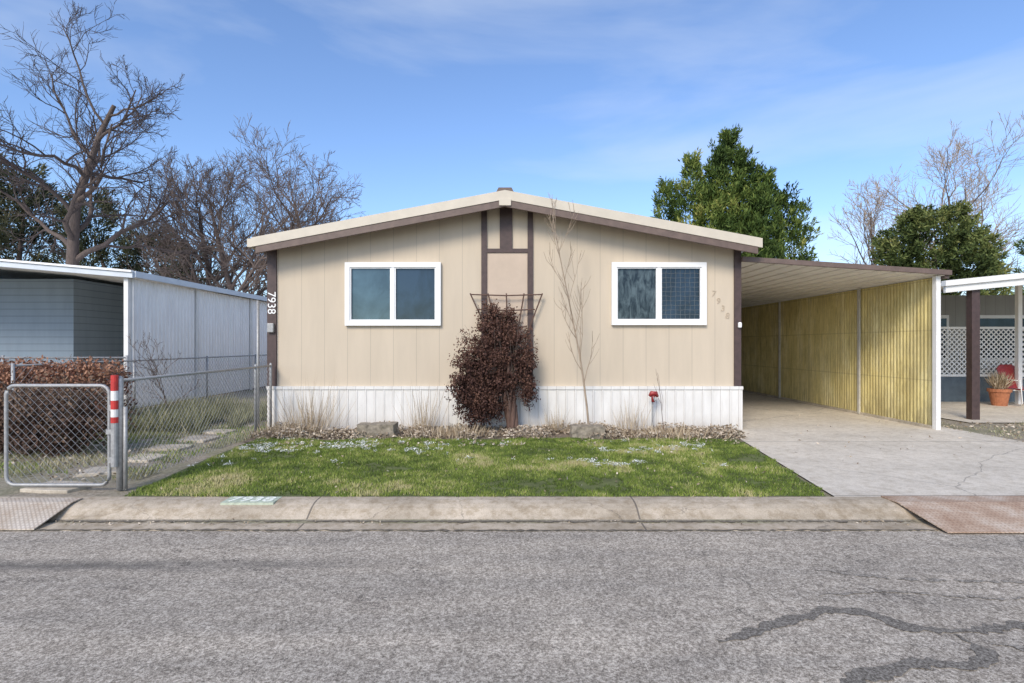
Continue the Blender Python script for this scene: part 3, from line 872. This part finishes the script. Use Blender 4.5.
def block(x0, x1, y0, y1, z1, label, seed):
    mb = MB()
    o = obj("planter_block", mb.box(x0, x1, y0, y1, -.02, z1), "planter", label=label, category="planter")
    sd = o.modifiers.new("s", "SUBSURF"); sd.subdivision_type = "SIMPLE"; sd.levels = 4; sd.render_levels = 4
    tx = bpy.data.textures.new("n", "CLOUDS"); tx.noise_scale = .12
    dm = o.modifiers.new("d", "DISPLACE"); dm.texture = tx; dm.strength = .05; dm.mid_level = .5; dm.texture_coords = "GLOBAL"
    return o
block(-2.42, -1.83, 8.80, 9.15, .22, "weathered brown-grey planter block in the garden bed", 1)
block(1.02, 1.55, 8.80, 9.10, .19, "low weathered stone block below the sapling", 2)

# ------------------------------------------------------------------ plants
def tuft(name, x, y, n, h, spread, label, mat="drystalk", w=.006, lean=.2, cat="dry grass", kind=None):
    P = np.stack([RNG.normal(x, spread, n), RNG.normal(y, spread * .5, n), np.zeros(n)], 1)
    D = np.stack([RNG.normal(0, lean, n) + (P[:, 0] - x) * .8, RNG.normal(0, lean, n), np.ones(n)], 1)
    hh = h * (.3 + .7 * RNG.random(n) ** 2)
    return leaves(name, P, D, hh, w, RNG.random(n), mat, label=label, category=cat, kind=kind)
tuft("dry_grass_clump", -3.35, 9.3, 300, 1.15, .2, "tall dry stalk clump against the white skirting")
tuft("dry_grass_clump", -1.42, 9.3, 130, 1.0, .10, "thin dry stalks against the white skirting")
tuft("dry_grass_clump", .78, 9.35, 130, .6, .08, "thin dry stalks against the white skirting")
tuft("dry_grass_clump", 2.1, 9.35, 150, .75, .12, "thin dry stalks against the white skirting")
tuft("dry_grass_mat", -3.6, 9.0, 500, .35, .25, "low mat of dry stalks in the bed", w=.009, kind="stuff")
tuft("dry_grass_mat", -.9, 8.95, 600, .28, .3, "low mat of dry stalks below the vine", w=.009, kind="stuff")
tuft("dry_grass_mat", 2.6, 8.95, 800, .25, .4, "low mat of dry stalks by the driveway", w=.009, kind="stuff")

def branch_tree(seed, base, H, trunk_r, split, levels, counts, lenf, spread, up, mats, name, label, category="tree", lean=(0, 0), wig=.18, keep_from=2, min_r=.006, sides=(9, 7, 5, 4, 3, 3), widen=1.0):
    r_ = random.Random(seed)
    T = MB(); C = MB()
    def rv():
        return Vector((r_.gauss(0, 1), r_.gauss(0, 1), r_.gauss(0, 1)))
    def grow(p, d, ln, rad, lv):
        ns = (8, 7, 5, 4, 3, 3)[lv]
        pts = [p.copy()]; rads = [rad]
        q = p.copy(); dd = d.normalized()
        endr = max(min_r * .6, rad * (.35 if lv else .25))
        for i in range(ns):
            dd = (dd + rv() * wig * (.4 if lv == 0 else 1) + Vector((0, 0, up * (.4 if lv else .2)))).normalized()
            q = q + dd * ln / ns
            pts.append(q.copy()); rads.append(rad + (endr - rad) * (i + 1) / ns)
        (T if lv < keep_from else C).tube(pts, rads, sides[lv], cap=False)
        if lv >= levels: return
        nc = counts[lv]
        for j in range(nc):
            t = (split[lv] + (1 - split[lv]) * (j + r_.random() * .8) / nc)
            t = min(t, .99)
            ii = t * ns; i0 = int(ii); fr = ii - i0
            pos = pts[i0].lerp(pts[i0 + 1], fr); pr_ = rads[i0] + (rads[i0 + 1] - rads[i0]) * fr
            tang = (pts[i0 + 1] - pts[i0]).normalized()
            if lv == 0:
                a_ = j * 2.4 + r_.random() * .6
                perp = Vector((math.cos(a_), math.sin(a_), 0)); perp = (perp - tang * perp.dot(tang)).normalized()
            else:
                perp = tang.cross(rv()).normalized()
            an = spread[lv] * (.7 + .6 * r_.random())
            nd = tang * math.cos(an) + perp * math.sin(an)
            nd.x *= widen
            nl = ln * lenf[lv] * (1.15 - .55 * t) * (.75 + .5 * r_.random())
            grow(pos, nd, nl, max(min_r, pr_ * (.62 if lv else .55)), lv + 1)
    e = empty(name, base, label=label, category=category)
    grow(Vector(base), Vector((lean[0], lean[1], 1)), H, trunk_r, 0)
    obj("trunk", T, mats[0], e, smooth=True)
    obj("crown", C, mats[1], e)
    return e

S4 = (.38, .25, .2, .15, .1)
branch_tree(4, (-20.2, 25, 0), 12.9, .36, S4, 4, (14, 7, 6, 6), (.43, .6, .55, .5), (.85, .75, .7, .7), .14, ("bark", "darktwig"), "bare_tree",
            "tall leafless spreading tree with dark twigs behind the neighbouring house", wig=.2, min_r=.010, lean=(-.03, 0))
SB = (.18, .2, .15, .1)
branch_tree(5, (-14.2, 30, 0), 9.4, .24, SB, 4, (15, 8, 6, 6), (.55, .6, .55, .5), (.75, .7, .7, .7), .2, ("bark", "twig"), "bare_tree",
            "leafless rounded brown tree behind the houses", wig=.17, min_r=.011)
branch_tree(47, (-11.6, 31.5, 0), 9.6, .24, SB, 4, (15, 8, 6, 6), (.58, .6, .55, .5), (.75, .7, .7, .7), .2, ("bark", "twig"), "bare_tree",
            "leafless brown tree rising beside the gable roof", wig=.17, min_r=.011)
branch_tree(18, (-17.4, 31.5, 0), 9.4, .24, SB, 4, (13, 7, 6, 5), (.52, .6, .55, .5), (.75, .7, .7, .7), .2, ("bark", "twig"), "bare_tree",
            "leafless brown tree with fine twigs behind the houses", wig=.18, min_r=.011)
branch_tree(21, (24.4, 30, 0), 9.8, .18, (.3, .2, .15, .1), 4, (14, 7, 5, 4), (.56, .58, .6, .55), (.7, .6, .65, .6), .2, ("bark", "paletwig"), "bare_tree",
            "slender leafless tree with pale upright twigs", wig=.13, min_r=.010)
branch_tree(22, (20.4, 30.5, 0), 8.6, .14, (.3, .2, .15, .1), 4, (12, 6, 4, 4), (.46, .55, .6, .55), (.65, .6, .65, .6), .22, ("bark", "paletwig"), "bare_tree",
            "slender leafless tree with pale upright twigs beside the evergreens", wig=.13, min_r=.010)
branch_tree(35, (1.36, 9.2, 0), 3.7, .020, (.22, .3, .3, .2), 2, (17, 4), (.26, .45), (.45, .6), .3, ("paletwig", "paletwig"), "bare_sapling",
            "slim leafless sapling with pale twigs in front of the siding", category="sapling", wig=.07, min_r=.0045, keep_from=1, sides=(7, 5, 4, 3, 3, 3), lean=(-.05, 0))
branch_tree(33, (-6.9, 11.2, 0), 1.3, .02, (.1, .2, .3, .2), 3, (10, 5, 3), (.6, .5, .5), (.5, .6, .6), .3, ("twig", "twig"), "bare_shrub",
            "small leafless twiggy shrub in the side yard", category="shrub", wig=.2, min_r=.004, keep_from=1)
branch_tree(34, (2.65, 9.35, 0), .95, .006, (.3, .2, .3, .2), 1, (4,), (.5,), (.4,), .2, ("vinebark", "vinebark"), "dried_plant",
            "thin dark dry stem leaning by the red tap", category="plant", wig=.12, min_r=.003, keep_from=1)

def evergreen(name, lobes, n_cl, per, base, label, mat, size=.30, seed=1, trunk_r=.3, csz=.45, category="tree", upw=.9, asp=.2, tufty=1.0, rnd=.5):
    rg = np.random.default_rng(seed)
    P = []; D = []; S = []
    vol = np.array([l[4] ** 2 * (l[3] - l[2]) for l in lobes]); vol = vol / vol.sum()
    for li, l in enumerate(lobes):
        cx_, cy_, z0, z1, rad, pw = l
        m_ = int(n_cl * vol[li])
        for _ in range(m_):
            t = rg.random() ** .8
            prf = (min(1, t / .18) ** .6) * (1 - t) ** pw + .02
            a = rg.uniform(0, 2 * math.pi)
            rr = rad * prf * (rg.random() ** .35) * (1 + .25 * math.sin(a * 3 + li + t * 9) * tufty)
            z_ = z0 + (z1 - z0) * t
            c_ = np.array([cx_ + rr * math.cos(a), cy_ + rr * math.sin(a), z_])
            out = np.array([math.cos(a), math.sin(a), upw]); out /= np.linalg.norm(out)
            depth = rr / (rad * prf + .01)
            k_ = per
            ln_ = csz * rg.uniform(1.0, 2.2)
            u = rg.random(k_)
            wdt = (1 - u * .7)[:, None]
            pp = c_ + rg.normal(0, 1, (k_, 3)) * csz * .46 * wdt + out * (u * ln_)[:, None]
            dd = out * 1.1 + rg.normal(0, rnd, (k_, 3))
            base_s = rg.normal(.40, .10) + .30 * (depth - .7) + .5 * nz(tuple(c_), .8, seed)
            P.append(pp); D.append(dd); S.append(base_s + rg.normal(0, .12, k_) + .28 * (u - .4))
    P = np.concatenate(P); D = np.concatenate(D); S = np.concatenate(S)
    ok = P[:, 2] > .05; P, D, S = P[ok], D[ok], S[ok]
    e = empty(name, base, label=label, category=category)
    T = MB(); zt = max(l[3] for l in lobes)
    T.tube([base, (base[0] + .1, base[1], zt * .4), (lobes[0][0], lobes[0][1], zt * .8)], [trunk_r, trunk_r * .6, .05], 9, cap=False)
    obj("trunk", T, "bark", e, smooth=True)
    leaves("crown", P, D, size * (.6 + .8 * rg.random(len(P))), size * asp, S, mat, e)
    return e
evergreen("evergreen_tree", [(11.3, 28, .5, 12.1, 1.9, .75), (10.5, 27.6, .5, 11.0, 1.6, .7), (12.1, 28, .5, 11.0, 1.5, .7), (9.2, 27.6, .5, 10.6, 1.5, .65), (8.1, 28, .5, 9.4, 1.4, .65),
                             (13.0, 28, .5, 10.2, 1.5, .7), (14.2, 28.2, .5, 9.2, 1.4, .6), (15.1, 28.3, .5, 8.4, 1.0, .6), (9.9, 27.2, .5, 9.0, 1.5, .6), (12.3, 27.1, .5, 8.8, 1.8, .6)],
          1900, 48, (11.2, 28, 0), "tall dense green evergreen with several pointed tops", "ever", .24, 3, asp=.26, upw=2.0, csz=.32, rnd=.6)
evergreen("evergreen_tree", [(18.6, 24, .2, 7.3, 2.7, .34), (16.9, 24, .2, 6.3, 1.4, .34), (20.3, 24.2, .2, 6.4, 1.5, .34)], 1100, 48, (18.6, 24, 0),
          "broad rounded olive green evergreen beside the carport", "olive", .18, 5, asp=.34, upw=.7, csz=.24, tufty=.4, rnd=.9)
evergreen("evergreen_tree", [(25.4, 26, .2, 6.6, 1.6, .5), (27.2, 26, .2, 7.2, 1.8, .5)], 300, 46, (26, 26, 0),
          "green evergreen behind the white awning", "ever", .25, 6, csz=.3, asp=.25)
evergreen("evergreen_tree", [(-29.8, 34, .5, 12.0, 2.9, .5), (-33, 34, .5, 13.2, 2.9, .5)], 520, 44, (-30.5, 34, 0),
          "dark dull evergreen behind the leafless trees", "everdark", .40, 7, csz=.55, asp=.2)
evergreen("evergreen_tree", [(-26.4, 35, .5, 10.6, 2.6, .5), (-23.2, 36, .5, 8.8, 2.4, .5), (-20.4, 36, .5, 7.6, 2.0, .5)], 560, 44, (-25, 35, 0),
          "dark drooping conifer seen through bare branches", "everdark", .38, 9, csz=.55, asp=.2)

n = 30000
X = RNG.uniform(-46, 44, n); Y = RNG.uniform(40, 46, n)
Ht = np.array([6.0 + 2.4 * nz((x, 0, 0), .22) + 1.6 * nz((x, 3, 0), .8) - (2.0 if x > 0 else 0) for x in X])
P = np.stack([X, Y, Ht * RNG.random(n) ** .8], 1)
D = np.stack([RNG.normal(0, .5, n), RNG.normal(0, .5, n), np.ones(n)], 1)
leaves("distant_brush", P, D, .8, .08, .45 + RNG.normal(0, .2, n) + .3 * (P[:, 2] / 6 - .5), "brush", kind="stuff", label="distant brown leafless brush and trees", category="trees")

def shrub(name, ells, n, size, mat, base, label, stems=14, seed=1, sw=.6, cat="shrub", up=.4, shell=.5, stemr=.012, hole=-.32, boxy=0, stemz=0.0):
    rg = np.random.default_rng(seed)
    P = []; S = []
    vols = np.array([e[3] * e[4] * e[5] for e in ells]); vols = vols / vols.sum()
    for e_, vv in zip(ells, vols):
        k_ = int(n * vv)
        d_ = rg.normal(size=(k_, 3)); d_ /= np.linalg.norm(d_, axis=1, keepdims=True)
        if boxy:
            d_ = np.sign(d_) * np.abs(d_) ** boxy
        rr = rg.random(k_) ** shell
        lump = np.array([1 + .5 * nz(tuple(q), 2.2, seed) + .45 * nz(tuple(q), 6, seed) for q in d_])
        if boxy: lump = 1 + (lump - 1) * .3
        p = np.array(e_[:3]) + d_ * (rr * lump)[:, None] * np.array(e_[3:6])
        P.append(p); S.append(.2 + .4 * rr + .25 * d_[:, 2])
    P = np.concatenate(P); S = np.concatenate(S)
    cl = np.array([nz(tuple(p), 5, seed) for p in P])
    ok = (P[:, 2] > .02) & (cl > hole); P, S, cl = P[ok], S[ok], cl[ok]
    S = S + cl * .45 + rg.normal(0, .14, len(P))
    D = rg.normal(size=(len(P), 3)) + np.array([0, 0, up])
    e = empty(name, base, label=label, category=cat)
    T = MB(); r_ = random.Random(seed)
    for i in range(stems):
        el = ells[i % len(ells)]
        a = r_.uniform(0, 6.28); q = r_.random() ** .5
        end = (el[0] + el[3] * q * 1.1 * math.cos(a), el[1] + el[4] * q * math.sin(a), el[2] + el[5] * r_.uniform(.2 if up > 0 else -1.2, 1.15))
        b0 = (base[0] + (el[0] - base[0]) * (.5 if stems < 100 else 1) + r_.uniform(-.05, .05), base[1], stemz)
        mid = tuple((b0[k] + end[k]) / 2 + r_.uniform(-.05, .05) for k in range(3))
        T.tube([b0, mid, end], [stemr, stemr * .7, stemr * .25], 5, cap=False)
    obj("stems", T, "twig", e)
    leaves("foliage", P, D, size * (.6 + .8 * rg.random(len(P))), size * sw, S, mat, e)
    return e
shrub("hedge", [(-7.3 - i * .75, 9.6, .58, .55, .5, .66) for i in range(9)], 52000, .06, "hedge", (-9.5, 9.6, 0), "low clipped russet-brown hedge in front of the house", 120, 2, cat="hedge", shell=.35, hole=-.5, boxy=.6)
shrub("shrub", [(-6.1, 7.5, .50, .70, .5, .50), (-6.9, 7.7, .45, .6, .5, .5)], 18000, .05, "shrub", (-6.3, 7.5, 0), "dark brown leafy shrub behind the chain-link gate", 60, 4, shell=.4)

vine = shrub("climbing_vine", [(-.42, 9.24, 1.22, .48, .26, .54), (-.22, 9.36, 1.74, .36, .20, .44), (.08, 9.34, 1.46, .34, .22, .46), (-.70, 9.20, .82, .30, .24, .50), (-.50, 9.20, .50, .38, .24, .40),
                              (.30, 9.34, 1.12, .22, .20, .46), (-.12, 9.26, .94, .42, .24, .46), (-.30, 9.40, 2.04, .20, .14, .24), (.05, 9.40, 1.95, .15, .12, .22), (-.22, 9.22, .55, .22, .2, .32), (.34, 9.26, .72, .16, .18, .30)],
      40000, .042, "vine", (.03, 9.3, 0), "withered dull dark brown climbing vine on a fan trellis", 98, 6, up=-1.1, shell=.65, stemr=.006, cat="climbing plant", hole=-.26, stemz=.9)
T = MB()
for i in range(6):
    ph = i * 1.05; pts = []
    for j in range(10):
        zz = j * .14
        pts.append((.10 + .06 * math.cos(ph + zz * 3) * (1 + zz * .6) - .14 * zz, 9.28 + .05 * math.sin(ph + zz * 3), zz))
    T.tube(pts, [.050 - .0027 * j for j in range(10)], 7, cap=False)
obj("trunk", T, "vinebark", vine, smooth=True)

tr = MB(); bx, by = .02, 9.60
for i, tx_ in enumerate((-.66, -.35, -.03, .28, .60)):
    b0 = (bx + (i - 2) * .05, by, .75); e0 = (tx_, by - .02, 2.40)
    tr.tube([b0, ((b0[0] * .55 + e0[0] * .45), by, 1.7), e0], .013, 5)
for zz, hw in ((2.36, .63), (2.10, .50), (1.80, .36), (1.5, .25)):
    tr.tube([(-.03 - hw, by - .02, zz + .02), (-.03, by - .025, zz), (-.03 + hw, by - .02, zz + .02)], .012, 5)
obj("fan_trellis", tr, "vinebark", label="dark brown wooden fan trellis against the siding", category="trellis")

# ------------------------------------------------------------------ world, sun, camera
W = bpy.data.worlds.new("World"); scene.world = W; W.use_nodes = True
nt = W.node_tree; bg = nt.nodes["Background"]
sky = nt.nodes.new("ShaderNodeTexSky"); sky.sky_type = "NISHITA"; sky.sun_disc = False
SE, SR = math.radians(36), math.radians(203)
sky.sun_elevation = SE; sky.sun_rotation = SR
sky.air_density = 1.0; sky.dust_density = 1.0; sky.ozone_density = 2.0
tc = nt.nodes.new("ShaderNodeTexCoord")
mp = nt.nodes.new("ShaderNodeMapping"); mp.inputs["Scale"].default_value = (1.2, 1.2, 5.0); mp.inputs["Location"].default_value = (3.4, 0, .7)
mp.inputs["Rotation"].default_value = (0, .05, 0)
nt.links.new(tc.outputs["Generated"], mp.inputs[0])
n1 = noise(nt, mp.outputs[0], 1.3, 6, .52, .35)
# soft cloud, thicker towards +X
sx = nt.nodes.new("ShaderNodeSeparateXYZ"); nt.links.new(tc.outputs["Generated"], sx.inputs[0])
n1 = mth(nt, "ADD", n1, mth(nt, "MULTIPLY", sx.outputs[0], .14))
cf = ramp(nt, n1, [(.46, (0, 0, 0)), (.78, (.50, .50, .50))])
tint = mix(nt, 1.0, sky.outputs[0], (1.20, 1.33, 1.56), "MULTIPLY")
mixed = mix(nt, cf, tint, (6.0, 6.5, 7.2))
nt.links.new(mixed, bg.inputs["Color"]); bg.inputs["Strength"].default_value = .15

sun = bpy.data.lights.new("sun", "SUN"); sun.energy = 2.9; sun.angle = math.radians(20); sun.color = (1, .89, .73)
so = bpy.data.objects.new("sun", sun); COL.objects.link(so)
dirv = Vector((math.sin(SR) * math.cos(SE), math.cos(SR) * math.cos(SE), math.sin(SE)))
so.rotation_euler = dirv.to_track_quat("Z", "Y").to_euler()

cam = bpy.data.cameras.new("camera"); co = bpy.data.objects.new("camera", cam); COL.objects.link(co)
co.location = (0, 0, 1.5); co.rotation_euler = (math.radians(90), 0, 0)
cam.sensor_width = 36; cam.lens = 550 / 1024 * 36
cam.shift_x = 4 / 1024; cam.shift_y = 3.5 / 1024
cam.clip_end = 2000; cam.clip_start = .05
scene.camera = co
scene.view_settings.view_transform = "Standard"
scene.view_settings.look = "None"
scene.view_settings.exposure = 0
